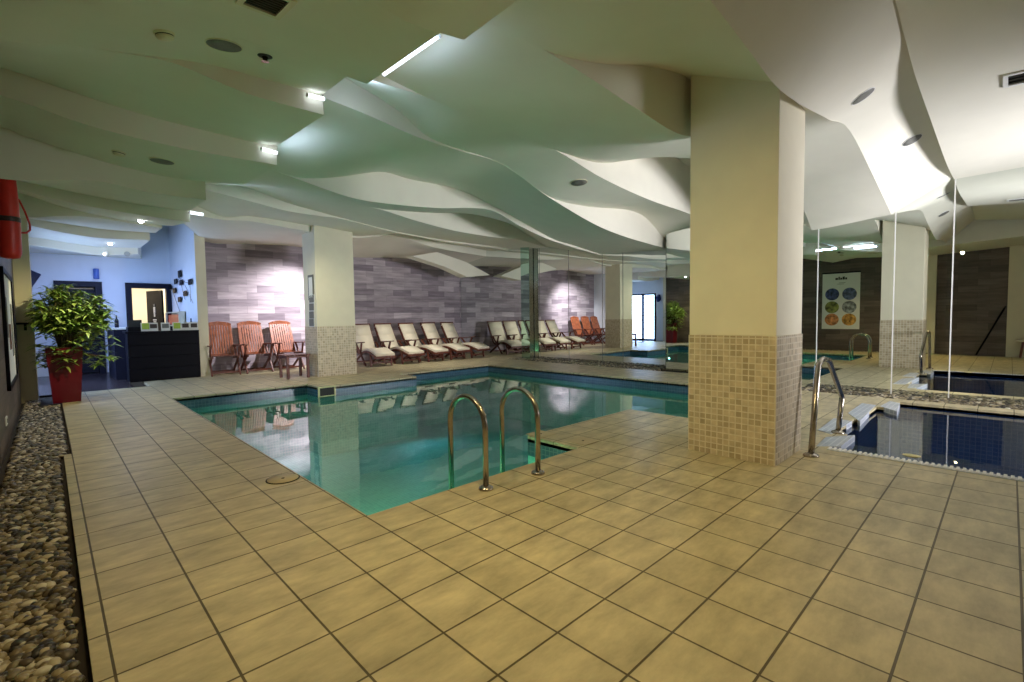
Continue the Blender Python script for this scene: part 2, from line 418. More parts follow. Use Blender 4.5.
# ------------------------------------------------------------------ sculpted ceiling
def interp(pts, n):
    """resample a polyline of Vectors evenly in plan length, Catmull-Rom in between"""
    d = [0.0]
    for a, c in zip(pts, pts[1:]): d.append(d[-1]+max(1e-5, (Vector((a.x, a.y))-Vector((c.x, c.y))).length))
    out = []
    for k in range(n):
        s = d[-1]*k/(n-1); i = 0
        while i < len(d)-2 and s > d[i+1]: i += 1
        t = (s-d[i])/(d[i+1]-d[i])
        p1, p2 = pts[i], pts[i+1]
        def slope(j):
            a, c = max(0, j-1), min(len(pts)-1, j+1)
            return (pts[c].z-pts[a].z)/(d[c]-d[a])
        h = d[i+1]-d[i]; m1, m2 = slope(i)*h, slope(i+1)*h
        z = (2*t**3-3*t**2+1)*p1.z+(t**3-2*t**2+t)*m1+(-2*t**3+3*t**2)*p2.z+(t**3-t**2)*m2
        q = p1.lerp(p2, t); out.append(Vector((q.x, q.y, z)))
    return out
NS = 72
ceil = MB(); SH = []
def loft(ca, cb, m=8, bulge=0.0):
    rows = []
    for j in range(m+1):
        t = j/m; row = []
        for p, q in zip(ca, cb):
            v = p.lerp(q, t); row.append(ceil.bm.verts.new(v))
        rows.append(row)
    for r1, r2 in zip(rows, rows[1:]):
        for k in range(len(r1)-1):
            f = ceil.bm.faces.new((r1[k], r1[k+1], r2[k+1], r2[k])); f.smooth = m > 1
def cap(ca, cb, idx):
    """vertical end face of a strip up to the roof"""
    p, q = ca[idx], cb[idx]
    ceil.face([p, q, Vector((q.x, q.y, ZT)), Vector((p.x, p.y, ZT))])
def curve(A, B, pix, x0=None, z0=None, x1=None, z1=None):
    pts = [online(x, y, A, B) for x, y in pix]
    def at(x, z):
        t = (x-A[0])/(B[0]-A[0]); return Vector((x, A[1]+t*(B[1]-A[1]), z))
    if x0 is not None and pts[0].x > x0: pts.insert(0, at(x0, pts[0].z if z0 is None else z0))
    if x1 is not None and pts[-1].x < x1: pts.append(at(x1, pts[-1].z if z1 is None else z1))
    if z0 is None and z1 is None and False: print(pts)
    return interp(pts, NS), pts
LOG = []
def boundary(name, A, B, upx, lpx, **kw):
    ukw = {k[1:]: v for k, v in kw.items() if k[0] == 'u'}; lkw = {k[1:]: v for k, v in kw.items() if k[0] == 'l'}
    u, up_ = curve(A, B, upx, **ukw); l, lp_ = curve(A, B, lpx, **lkw)
    LOG.append((name, [tuple(round(c, 2) for c in p) for p in up_], [tuple(round(c, 2) for c in p) for p in lp_]))
    return u, l
def flat(A, B, x0, x1, z0, z1):
    return interp([Vector((x0, A, z0)), Vector((x1, B, z1))], NS)

XS = 1.77
# --- left group, boundaries seen from near to far (upper = edge of the nearer strip, lower = edge of the farther one)
Lb = []
def LB(nm, Y, u, l): Lb.append(boundary(nm, (XS, Y), (0, Y), u, l, ux0=-.4, lx0=-.4))
LB('BL1', 2.18, [(369, 0), (410, 23), (464, 40)], [(369, -14), (410, 12), (442, 32)])
LB('BL1b', 3.33, [(120, 8), (200, 27), (278, 51), (320, 67), (367, 84)], [(120, 8), (200, 27), (278, 51), (320, 65), (350, 74)])
LB('BL2', 3.95, [(2, 40), (70, 46), (151, 56), (211, 65), (267, 80), (322, 95)], [(2, 40), (70, 46), (140, 56), (176, 64), (246, 93), (324, 115)])
LB('BL3', 5.25, [(6, 69), (70, 91), (141, 114), (211, 132), (262, 144), (277, 146)], [(6, 97), (81, 123), (141, 139), (197, 151), (277, 165)])
LB('BL4', 6.40, [(8, 129), (21, 135), (70, 151), (116, 165), (176, 178), (243, 185)], [(14, 180), (60, 180), (98, 181), (148, 192), (206, 200)])
LB('BL5', 8.15, [(20, 181), (35, 184), (98, 197), (150, 206), (190, 211)], [(20, 190), (50, 198), (88, 206), (141, 215), (190, 222)])
LB('BL6', 9.45, [(24, 194), (50, 203), (88, 213), (141, 223), (172, 226)], [(31, 217), (60, 216), (90, 217), (130, 223), (162, 228)])
LB('BL7', 11.2, [(31, 219), (60, 223), (100, 229), (155, 233)], [(31, 226), (60, 232), (100, 238), (150, 240)])
LB('BL8', 12.9, [(38, 238), (70, 243), (100, 247), (140, 248)], [(38, 246), (70, 251), (100, 255), (138, 254)])
end = flat(YR, YR, -.4, XS, 2.75, 2.75)
near = flat(YB, YB, -.4, XS, 3.0, 3.0)
strips = []
prev = near
for u, l in Lb:
    strips.append((prev, u)); prev = l
strips.append((prev, end))
for a, c in strips: loft(a, c); cap(a, c, -1)
def clipped(u, l):
    xe = l[-1].x
    if u[-1].x <= xe+.02: return u
    pts = [p for p in u if p.x < xe]; i = len(pts); a, c = u[i-1], u[i]; pts.append(a.lerp(c, (xe-a.x)/(c.x-a.x)))
    return interp(pts, NS)
for u, l in Lb: loft(clipped(u, l), l, 1)

# --- right group
XS = 1.9
Rb = []
XE = XR+.06
Rb.append(boundary('B-1', (XS, .62), (8.85, .57), [(895, 0), (905, 38), (915, 75), (930, 118), (947, 165), (955, 181)], [(895, -4), (905, 34), (915, 60), (930, 96), (947, 150), (955, 180)],
                   ux0=XS, lx0=XS, ux1=9.0, lx1=9.0))
Rb.append(boundary('B0', (XS, 1.13), (8.85, 1.23), [(710, 0), (745, 45), (780, 90), (826, 118), (847, 127), (868, 165), (893, 218)], [(700, -30), (745, 5), (780, 60), (800, 95), (826, 118), (847, 127), (868, 165), (893, 218)],
                   ux0=XS, lx0=XS, ux1=9.0, lx1=9.0))
u1 = [online(x, y, (XS, 2.35), (4.3, 2.0)) for x, y in [(486, 22), (515, 36), (544, 50), (574, 59), (605, 64), (645, 66), (688, 78)]]
l1 = [online(x, y, (XS, 2.35), (4.3, 2.0)) for x, y in [(486, 22), (515, 36), (544, 50), (590, 78), (639, 110), (687, 136)]]
h1 = Vector((XS-.1, 2.36, u1[0].z)); tail = [Vector((5.3, 2.0, 3.1)), Vector((7.2, 2.1, 2.97)), Vector((8.4, 2.2, 2.68)), Vector((9.0, 2.25, 2.47)), Vector((9.6, 2.3, 2.42))]
Rb.append((interp([h1]+u1+tail, NS), interp([h1]+l1+tail, NS)))
Rb.append(boundary('B1b', (XS, 3.35), (9.95, 4.4), [(383, 76), (426, 97), (498, 128), (555, 150), (602, 163), (645, 156), (690, 146)], [(372, 80), (426, 97), (498, 128), (555, 150), (602, 178), (650, 200), (690, 214)],
                   ux0=XS-.1, lx0=XS-.2, ux1=9.95, lx1=9.95))
Rb.append(boundary('B2', (XS, 4.2), (9.95, 5.3), [(345, 78), (400, 112), (430, 138), (502, 164), (550, 197), (584, 206), (640, 214), (667, 241)], [(325, 98), (370, 116), (415, 136), (460, 151), (502, 164), (550, 198), (607, 230), (667, 249)],
                   ux0=XS-.1, lx0=XS-.3, ux1=10.0, lx1=10.0))
Rb.append(boundary('B3', (XS, 5.9), (9.95, 7.1), [(272, 170), (300, 178), (339, 177), (382, 172), (409, 179), (460, 190), (497, 208), (553, 239), (569, 244), (603, 255)],
                   [(272, 170), (300, 180), (349, 197), (382, 203), (437, 208), (490, 210), (520, 226), (553, 241), (603, 256)], ux0=XS-.3, lx0=XS-.3, ux1=10.0, lx1=10.0))
Rb.append(boundary('B4', (XS, 7.0), (9.95, 8.8), [(236, 183), (300, 191), (350, 203), (382, 209), (437, 213), (485, 212), (500, 218), (546, 246)],
                   [(236, 183), (300, 191), (350, 203), (382, 210), (417, 221), (456, 231), (500, 238), (519, 240), (546, 247)], ux0=XS-.4, lx0=XS-.4, ux1=10.0, lx1=10.0))
Rb.append(boundary('B5', (XS, 8.2), (9.95, 10.4), [(206, 184), (245, 187), (288, 203), (320, 212), (342, 218), (394, 231), (437, 239), (500, 247)],
                   [(206, 190), (249, 201), (288, 211), (320, 216), (342, 219), (394, 232), (437, 240), (500, 249)], ux0=XS-.5, lx0=XS-.5, ux1=10.0, lx1=10.0))
Rb.append(boundary('B6', (XS, 9.6), (9.95, 11.4), [(193, 205), (224, 217), (249, 216), (306, 225), (357, 236), (394, 232.5), (437, 241), (484, 250)],
                   [(190, 214), (224, 220), (249, 221), (306, 231), (357, 238), (394, 236), (437, 248), (484, 256)], ux0=XS-.5, lx0=XS-.5, ux1=10.0, lx1=10.0))
endr = interp([ony(190, 226, YL), ony(203, 241, YL), ony(250, 244, YL), ony(300, 247, YL), ony(353, 257, YL), ony(400, 258, YL), ony(460, 266, YL), Vector((10.0, YL, 2.9))], NS)
nearr = flat(YB, YB, XS, 9.0, 3.6, 2.9)
w2n = interp([Vector((XS, -1.0, 3.1)), Vector((5, -1.0, 3.05)), Vector((9.0, -1.0, 3.0))], NS)
prev = nearr
loft(nearr, w2n); prev = w2n
for u, l in Rb:
    loft(prev, u); cap(prev, u, 0); prev = l
loft(prev, endr); cap(prev, endr, 0)
for u, l in Rb: loft(u, l, 1)
ceil.bb(XL-.2, 10.2, YB-.2, 18.2, ZT, ZT+.1)
for n, a, c in LOG: print(n, '\n  U', a, '\n  L', c)
ceil.bm.normal_update()
bvh = BVHTree.FromBMesh(ceil.bm)
ceiling = tag(ceil.build('ceiling', M_plaster, fix=False), kind='structure')
# sloping soffit piece hanging at the mirror end of the lounge
mb = MB(); q = [ony(x, y, 11.0) for x, y in ((412, 256), (437, 252), (466, 262), (490, 275), (467, 277), (446, 267))]
f = mb.face(q); r = bmesh.ops.extrude_face_region(mb.bm, geom=[f])
for v in r['geom']:
    if isinstance(v, bmesh.types.BMVert): v.co.y += .35
struct('trim_9', mb, M_plaster)
def oncl(x, y):
    h = bvh.ray_cast(EYEP, ray(x, y).normalized(), 40)
    p, n = h[0], h[1]
    if p is None:
        print('NO CEILING AT', x, y); return onz(x, y, 3.0), Vector((0, 0, -1))
    if n.z > 0: n = -n
    return p, n
def frame_on(x, y):
    """matrix at the ceiling point seen at (x,y): local +z points down into the room"""
    p, n = oncl(x, y)
    ax = Vector((1, 0, 0)); ax = (ax-n*ax.dot(n)).normalized(); ay = n.cross(ax)
    return p, Matrix((ax, ay, n)).transposed().to_4x4()
print('SCRIPT shell ok')
#--PART2--
# ------------------------------------------------------------------ mirrors
def mirror(name_label, axis, pos, a0, a1, z1, glass=None, group='tall wall mirrors'):
    wide = pos == XR
    """a sheet of mirror standing on the wall, with a thin polished edge strip"""
    g = glass or M_mirror
    r = thing('wall_mirror', name_label, 'mirror', (pos, (a0+a1)/2, 0), group=group)
    w = a1-a0
    mb = MB(); mb.bb(0, .018, -w/2+.004, w/2-.004, -.03, z1); mb.build('mirror_glass', g, r)
    mb = MB(); mb.bb(-.005, .012, -w/2-.004, -w/2+(.010 if wide else .006), -.03, z1); o = mb.build('edge_strip', M_white if wide else M_grey, r); o['label'] = 'thin pale edge strip' if wide else 'thin grey edge strip'
    return r
def ypx(x, X): return onx(x, 330, X).y
mirror('tall mirror panel reaching the grey plank wall behind the last lounger', 'x', XM, ypx(540, XM), YL-.02, 3.9)
mirror('narrow mirror panel between the mirrored pillar and the mirrored teak chairs', 'x', XM, ypx(569, XM), ypx(540, XM), 3.9)
mirror('mirror panel reflecting the folded teak chairs', 'x', XM, ypx(602.5, XM), ypx(569, XM), 3.9)
mirror('mirror panel reflecting the far column', 'x', XM, ypx(623, XM), ypx(602.5, XM), 3.9)
mirror('mirror panel reflecting the glass entrance door', 'x', XM, ypx(666, XM), ypx(623, XM), 3.9)
mirror('mirror panel reflecting the red planter, left of the near column', 'x', 9.62, 3.3, ypx(666, 9.62), 3.9)
XC = XR
yC = ypx(893, XC); yD = ypx(951, XC); y0 = ypx(817, XC)
mirror('mirror panel mostly behind the near column, right of it', 'x', XC, y0, y0+.7, 3.9)
mirror('mirror panel reflecting the poster with six round pictures', 'x', XC, yC, y0, 3.9)
mirror('mirror panel reflecting the near column, behind the stepped pool corner', 'x', XC, yD, yC, 3.9)
mirror('widest mirror panel at the right edge of the photo, above the small pool', 'x', XC, -2.4, yD, 3.9)
# narrow mirrored pillar in front of the far mirror
pa, pb = onx(520, 330, 9.8), onx(533, 330, 9.8)
r = thing('mirrored_pillar', 'narrow green mirrored pillar standing out from the far mirror wall', 'pillar', (9.86, (pa.y+pb.y)/2, 0))
mb = MB(); mb.bb(-.08, .07, -.16, .16, -.03, 3.6, .004); mb.build('pillar_core', M_chrome, r)
mb = MB(); mb.box((-.09, 0, 1.78), (.012, .33, 3.6)); mb.build('mirror_glass', M_mirror2, r)

# ------------------------------------------------------------------ pebbles
def pebbles(label, area_fn, n, rng, size, bounds):
    mb = MB()
    ico = bmesh.new(); bmesh.ops.create_icosphere(ico, subdivisions=2, radius=1)
    base = [v.co.copy() for v in ico.verts]; tris = [[v.index for v in f.verts] for f in ico.faces]; ico.free()
    V = []; F = []
    for _ in range(n):
        x = rng.uniform(bounds[0], bounds[1]); y = rng.uniform(bounds[2], bounds[3])
        if not area_fn(x, y): continue
        s = rng.uniform(*size)*.5; sx, sy, sz = s*rng.uniform(.9, 1.3), s*rng.uniform(.7, 1.0), s*rng.uniform(.5, .75)
        a = rng.uniform(0, PI); R = Matrix.Rotation(a, 3, 'Z') @ Matrix.Rotation(rng.uniform(-.4, .4), 3, 'X')
        z = rng.uniform(-.03, -.005); o = len(V)
        for c in base: V.append(R @ Vector((c.x*sx, c.y*sy, c.z*sz))+Vector((x, y, z)))
        for t in tris: F.append([o+i for i in t])
    me = bpy.data.meshes.new('pebble_bed'); me.from_pydata(V, [], F); me.polygons.foreach_set('use_smooth', [True]*len(F)); me.materials.append(M_pebble)
    o = bpy.data.objects.new('pebble_bed', me); COL.objects.link(o); return tag(o, label, 'pebbles', kind='stuff')
rng = random.Random(3)
pebbles('bed of mixed brown and cream pebbles along the left wall', lambda x, y: x < (.02 if y < 5.94 else GX-.04) and not (x > -.14 and y > 9.66), 14000, rng, (.030, .054), (XL+.05, GX, .8, 10.5))
pebbles('strip of pebbles along the foot of the far mirrors', lambda x, y: True, 4200, rng, (.04, .075), (9.38, XM-.05, 5.3, 9.9))
pebbles('strip of pebbles along the foot of the right mirrors', lambda x, y: True, 3600, rng, (.04, .075), (8.40, XR-.05, -1.5, 2.3))

# ------------------------------------------------------------------ handrails
def arch(name, label, base, axis_pts, r, flange_at, group=None):
    t = thing(name, label, 'handrail', base, group=group)
    b = Vector(base)
    mb = MB(); mb.tube([Vector(p)-b for p in axis_pts], r, 16); mb.build('rail_tube', M_steel, t)
    for p in flange_at:
        q = Vector(p)-b
        mb = MB(); mb.lathe([(r*1.0, .03), (r*2.3, .016), (r*2.5, .008), (r*2.5, -.0)], 20, Matrix.Translation((q.x, q.y, 0))); o = mb.build('base_flange', M_steel, t); o['label'] = 'round base flange'
    return t
def arch_pts(xb, yb, top, dx, dive):
    """deck foot at (xb,yb), arches over the coping (towards +y) into the water"""
    pts = [(xb, yb, 0), (xb, yb, top-dx*.5)]
    n = 14
    for k in range(1, n+1):
        a = PI*k/n; pts.append((xb, yb+dx*.5-dx*.5*math.cos(a), top-dx*.5+dx*.5*math.sin(a)))
    pts.append((xb, yb+dx, dive)); return pts
fA, fB = onz(486, 489), onz(538, 473.5)
for (f, lab) in ((fA, 'left of the two arched steel handrails beside the main pool steps'), (fB, 'right of the two arched steel handrails, near the notched pool corner')):
    pts = arch_pts(f.x, f.y, .63, .40, -.5)
    arch('handrail', lab, (f.x, f.y, 0), pts, .021, [(f.x, f.y, 0)], group='arched handrails at the main pool')
f1, f2 = onz(811, 456), onz(838, 433)
p_top1 = online(818, 365, (f1.x, f1.y), (f2.x, f2.y)); p_top2 = online(829, 361, (f1.x, f1.y), (f2.x, f2.y)); p_k = online(842, 397, (f1.x, f1.y), (f2.x, f2.y))
q = [f1, f1.lerp(p_top1, .5), p_top1]
mid = (p_top1+p_top2)/2+Vector((0, 0, .02))
q += [p_top1.lerp(mid, .6)+Vector((0, 0, .02)), mid+Vector((0, 0, .015)), p_top2+Vector((0, 0, .004)), p_top2.lerp(p_k, .08), p_top2.lerp(p_k, .92), p_k, p_k.lerp(f2, .1), f2]
arch('handrail', 'bent steel handrail on the stepped corner of the small pool, right of the near column', (f1.x, f1.y, 0), q, .024, [tuple(f1), tuple(f2)])

# ------------------------------------------------------------------ floor and pool fittings
p = onz(283, 479)
r = thing('access_cover', 'round access cover set in the deck tiles left of the main pool', 'cover', (p.x, p.y, 0))
mb = MB(); mb.lathe([(.118, .0), (.118, .004), (.1, .004)], 32); mb.build('cover_ring', M_dark, r)
mb = MB(); mb.lathe([(.108, .001), (.108, .006), (.02, .0065)], 32); mb.build('cover_plate', M_lidstone, r)
mb = MB(); mb.lathe([(.012, .006), (.012, .008), (.008, .008)], 12); mb.build('screw', M_dark, r)
for (x, y, lab) in ((541, 434.2, 'square tan skimmer cover beside the notched pool edge, behind the right handrail'), (583, 441.2, 'square tan skimmer cover at the outer corner of the pool notch')):
    p = onz(x, y); r = thing('deck_cover', lab, 'cover', (p.x, p.y, 0), group='skimmer covers')
    mb = MB(); mb.bb(-.11, .11, -.11, .11, .0005, .005, .002); mb.build('lid_plate', M_lidstone, r)
    mb = MB(); mb.lathe([(.012, .005), (.012, .007), (.01, .007)], 12); mb.build('screw', M_dark, r)
p = onx(324, 391, 3.43)
p = ony(324.5, 391.5, 8.45); r = thing('skimmer_opening', 'pale yellow framed skimmer opening in the far pool wall below the far column', 'skimmer', (p.x+.04, 8.445, -.075)); r.rotation_euler = (0, 0, PI/2)
mb = MB()
for (a0, a1, z0, z1) in ((-.16, .16, .055, .08), (-.16, .16, -.11, -.085), (-.16, -.13, -.085, .055), (.13, .16, -.085, .055)): mb.bb(-.014, .004, a0, a1, z0, z1)
mb.build('frame', M_yellow, r)
mb = MB(); mb.bb(-.004, .004, -.13, .13, -.085, .055); mb.build('flap', M_dark, r)
p = onz(911, 458.5)
r = thing('soap_dish', 'small yellowish oval dish on the near edge of the small pool', 'dish', (p.x+.03, p.y, 0.006))
mb = MB(); mb.lathe([(.035, .0), (.06, .012), (.058, .016), (.03, .006)], 20, Matrix.Scale(.7, 4, Vector((1, 0, 0)))); mb.build('dish_body', M_yellow, r)

# ------------------------------------------------------------------ teak chairs
def slat_chair():
    r = thing('teak_armchair', '', 'chair', group='high-backed teak armchairs')
    w = .55
    def bk(t, o=0): return Vector((0, .16+.26*t, .40+.72*t))       # backrest line, leaning to +y
    mb = MB()
    for s in (-1, 1): mb.bar(bk(0)+Vector((s*w*.44, 0, 0)), bk(.985)+Vector((s*w*.42, 0, 0)), .045, .028, .004)
    pts = [(-w*.45, .95), (-w*.3, 1.0), (0, 1.03), (w*.3, 1.0), (w*.45, .95)]
    for (x0, t0), (x1, t1) in zip(pts, pts[1:]):
        mb.bar(bk(t0)+Vector((x0, 0, 0)), bk(t1)+Vector((x1, 0, 0)), .03, .085, .003, side=Vector((0, 1, 0)))
    mb.bar(bk(.04)+Vector((-w*.44, 0, 0)), bk(.04)+Vector((w*.44, 0, 0)), .03, .06, .003, side=Vector((0, 1, 0)))
    mb.build('back_frame', M_teak, r)
    for k in range(9):
        x = (-4+k)*w*.094
        mb = MB(); mb.bar(bk(.05)+Vector((x, 0, 0)), bk(.97)+Vector((x, 0, 0)), .040, .016, .003); mb.build('back_slat', M_teak, r)
    mb = MB()
    for s in (-1, 1): mb.bar((s*w*.44, -.30, .40), (s*w*.44, .20, .36), .03, .05, .003)
    for k in range(8): mb.bar((-w*.46, -.29+k*.064, .43-k*.004), (w*.46, -.29+k*.064, .43-k*.004), .05, .018, .003, side=Vector((0, 1, 0)))
    mb.build('seat', M_teakd, r)
    for s in (-1, 1):
        mb = MB(); mb.bar((s*w*.5, -.34, .655), (s*w*.5, .30, .635), .065, .026, .006); mb.bar((s*w*.5, -.26, .63), (s*w*.5, -.2, .42), .03, .045, .003); o = mb.build('armrest', M_teakd, r)
        mb = MB(); mb.bar((s*w*.49, -.32, 0), (s*w*.49, .16, .63), .03, .05, .003); mb.build('leg', M_teakd, r)
        mb = MB(); mb.bar((s*w*.46, .36, 0), (s*w*.46, -.28, .42), .03, .05, .003); mb.build('leg', M_teakd, r)
    for (hx, yy, zz) in ((.46, .30, .05), (.48, -.27, .07)):
        mb = MB(); mb.bar((-w*hx, yy, zz), (w*hx, yy, zz), .03, .04, side=Vector((0, 1, 0))); mb.build('stretcher', M_teakd, r)
    return r
ch = slat_chair()
clabs = ['high-backed teak armchair closest to the dark bar counter', 'middle one of the three high-backed teak armchairs', 'high-backed teak armchair behind the side table, beside the far column']
for k, (x, lab) in enumerate(zip((221, 253.5, 285), clabs)):
    p = ony(x, 350, 12.30); o = ch if k == 0 else dup(ch)
    o.location = (p.x, 12.15, 0); o['label'] = lab; o.rotation_euler = (0, 0, (-.06, .0, .04)[k])

# side table
p = ony(300, 360, 10.3)
r = thing('side_table', 'low slatted teak side table standing against the far column', 'table', (3.66, 10.3, 0))
mb = MB()
for k in range(6): mb.bar((-.21+k*.084, -.24, .475), (-.21+k*.084, .24, .475), .074, .02, .003)
mb.build('table_top', M_teakd, r)
mb = MB()
for s in (-1, 1): mb.bar((s*.2, -.22, .44), (s*.2, .22, .44), .025, .06); mb.bar((-.2, s*.22, .44), (.2, s*.22, .44), .06, .025)
mb.build('apron', M_teakd, r)
for sx in (-1, 1):
    for sy in (-1, 1):
        mb = MB(); mb.bar((sx*.2, sy*.21, 0), (sx*.2, sy*.21, .46), .05, .05, .004); mb.build('leg', M_teakd, r)

# ------------------------------------------------------------------ loungers
def lounger():
    r = thing('sun_lounger', '', 'sun lounger', group='cushioned loungers along the plank wall')
    w = .56
    prof = [(1.28, .98), (1.18, .80), (1.06, .58), (.96, .42), (.90, .365), (.78, .335), (.62, .345), (.48, .385), (.36, .40), (.22, .385), (.08, .345), (-.06, .30), (-.16, .27)]
    prof = prof[::-1]
    mb = MB(); mb.sweep([(a, z+.05) for a, z in prof], w*.9, .055)
    o = mb.build('cushion', M_cushion, r)
    mb = MB(); mb.sweep([(a, z+.062) for a, z in [(1.12, .69), (1.2, .835), (1.27, .965)]], w*.84, .03); mb.build('head_pillow', M_cushion, o)
    mb = MB()
    for s in (-1, 1):
        for a, b in zip(prof, prof[1:]): mb.bar((s*w*.47, a[0], a[1]-.03), (s*w*.47, b[0], b[1]-.03), .03, .05)
    mb.bar((-w*.5, 1.30, 1.02), (w*.5, 1.30, 1.02), .04, .09, .004, side=Vector((0, 1, 0)))
    mb.bar((-w*.5, -.15, .235), (w*.5, -.15, .235), .04, .05, .004, side=Vector((0, 1, 0)))
    mb.build('frame', M_teakd, r)
    mb = MB()
    for k in range(10):
        t = k/9*(len(prof)-1); i = min(int(t), len(prof)-2); f = t-i
        a = prof[i][0]*(1-f)+prof[i+1][0]*f; z = prof[i][1]*(1-f)+prof[i+1][1]*f
        mb.bar((-w*.45, a, z-.03), (w*.45, a, z-.03), .05, .018, side=Vector((0, 1, 0)))
    mb.build('slats', M_teakd, r)
    for s in (-1, 1):
        mb = MB(); mb.bar((s*w*.54, .42, .60), (s*w*.54, 1.02, .56), .06, .026, .005); mb.bar((s*w*.54, .55, .58), (s*w*.52, .66, .34), .03, .045); mb.build('armrest', M_teakd, r)
        mb = MB(); mb.bar((s*w*.49, .08, 0), (s*w*.49, .12, .32), .035, .05, .003); mb.build('leg', M_teakd, r)
        mb = MB(); mb.bar((s*w*.5, .38, 0), (s*w*.5, .95, .56), .03, .05, .003); mb.build('leg', M_teakd, r)
        mb = MB(); mb.bar((s*w*.47, 1.18, 0), (s*w*.47, .55, .34), .03, .05, .003); mb.build('leg', M_teakd, r)
    for (yy, zz) in ((.09, .09), (1.1, .06)):
        mb = MB(); mb.bar((-w*.48, yy, zz), (w*.48, yy, zz), .03, .04, side=Vector((0, 1, 0))); mb.build('stretcher', M_teakd, r)
    return r
lg = lounger()
llabs = ['cream-cushioned lounger half hidden by the far column', 'second cream-cushioned lounger from the far column', 'middle cream-cushioned lounger of the row of five', 'second to last cream-cushioned lounger, one before the mirror', 'cream-cushioned lounger at the end of the row, next to the mirror']
for k, lab in enumerate(llabs):
    o = lg if k == 0 else dup(lg)
    bx = ony((361, 384, 407, 429, 448)[k], 340, 12.15).x
    fx = ony((382, 412, 437, 459, 479)[k], 362, 10.95).x
    ang = math.atan2(fx-bx, 12.15-10.95)
    o.location = (fx, 10.9, 0); o.rotation_euler = (0, 0, ang); o['label'] = lab

# ------------------------------------------------------------------ planter with plant
r = thing('potted_shrub', 'bushy green shrub in a tall red square planter at the end of the pebble bed', 'potted plant', (.175, 9.98, 0))
mb = MB(); bm = mb.bm
lv = [(.155, .0), (.205, .80), (.205, .83), (.18, .83), (.18, .78)]
rings = [[bm.verts.new((sx*h, sy*h, z)) for sx, sy in ((-1, -1), (1, -1), (1, 1), (-1, 1))] for h, z in lv]
for a, c in zip(rings, rings[1:]):
    for k in range(4): bm.faces.new((a[k], a[(k+1) % 4], c[(k+1) % 4], c[k]))
bm.faces.new(rings[0]); mb.build('planter_body', M_red, r)
mb = MB(); mb.bb(-.182, .182, -.182, .182, .74, .785); mb.build('soil', M_soil, r)
rg = random.Random(11)
stems = MB(); lf = MB(); lf2 = MB()
def leaf(mb, p, d, ln, w):
    d = d.normalized(); s = d.cross(Vector((0, 0, 1)))
    if s.length < .05: s = Vector((1, 0, 0))
    s.normalize(); n = s.cross(d); tip = p+d*ln+Vector((0, 0, -ln*.25)); m1 = p+d*ln*.3+n*ln*.04; m2 = p+d*ln*.65-Vector((0, 0, ln*.06))
    vs = [mb.bm.verts.new(v) for v in (p, m1+s*w, m1-s*w*1.0, m2+s*w*.8, m2-s*w*.8, tip)]
    mb.bm.faces.new((vs[0], vs[1], vs[2])); mb.bm.faces.new((vs[1], vs[3], vs[4], vs[2])); mb.bm.faces.new((vs[3], vs[5], vs[4]))
nst = 170
for k in range(nst):
    a = rg.uniform(0, 2*PI); rad = .56*math.sqrt(rg.uniform(.0, 1)); 
    x, y = rad*math.cos(a)+.06, rad*math.sin(a)
    if y > .32: y = .32
    top = .12+.86*math.sqrt(max(0.02, 1-(rad/.62)**2))*rg.uniform(.35, 1.0)
    if rg.random() < .16: top = rg.uniform(-.16, .18)
    x = max(x, -.27)
    tip = Vector((x, y, top)); root = Vector((x*.15, y*.15, 0))
    stems.tube([root, Vector((x*.35, y*.35, top*.55+.02)), tip], [.012, .008, .004], 5)
    for q in range(2):
        base = tip-Vector((x*.2, y*.2, .09))*q*1.0
        for j in range(11):
            b = 2*PI*j/11+rg.uniform(-.3, .3); e = rg.uniform(-.25, .65)
            leaf(lf if rg.random() < .6 else lf2, base, Vector((math.cos(b), math.sin(b), e)), rg.uniform(.12, .19), rg.uniform(.016, .025))
LIFT = Matrix.Translation((0, 0, .785))
stems.build('stem', M_stem, r, mt=LIFT); lf.build('foliage', M_leaf, r, mt=LIFT, fix=False); o = lf2.build('foliage', M_leaf2, r, mt=LIFT, fix=False); o['label'] = 'paler young leaves'

# ------------------------------------------------------------------ left wall things
p0 = onx(4, 300, XL); p1 = onx(14.5, 300, XL)
ya, yb = 7.35, 9.2
zt = 1.80; zb = onx(9, 388, XL).z
r = thing('wall_notice', 'large white framed notice board on the left wall under the red rescue tube', 'notice board', (XL, (ya+yb)/2, (zt+zb)/2))
h = (zt-zb)/2; wd = (yb-ya)/2
mb = MB()
for (y0, y1, z0, z1) in ((-wd, wd, h-.05, h), (-wd, wd, -h, -h+.05), (-wd, -wd+.07, -h, h), (wd-.07, wd, -h, h)): mb.bb(0, .03, y0, y1, z0, z1)
mb.build('frame', M_black, r)
mb = MB(); mb.bb(0, .015, -wd+.06, wd-.06, -h+.04, h-.04); mb.build('sheet', M_paper, r)
for (ya_, yb_, z0, z1, mt) in ((-.8, -.35, -.1, .35, M_darkwood), (-.2, .2, -.25, .05, M_teakd), (.35, .7, -.35, .3, M_grey)):
    mb = MB(); mb.bb(.014, .018, ya_, yb_, z0, z1); o = mb.build('print', mt, r)
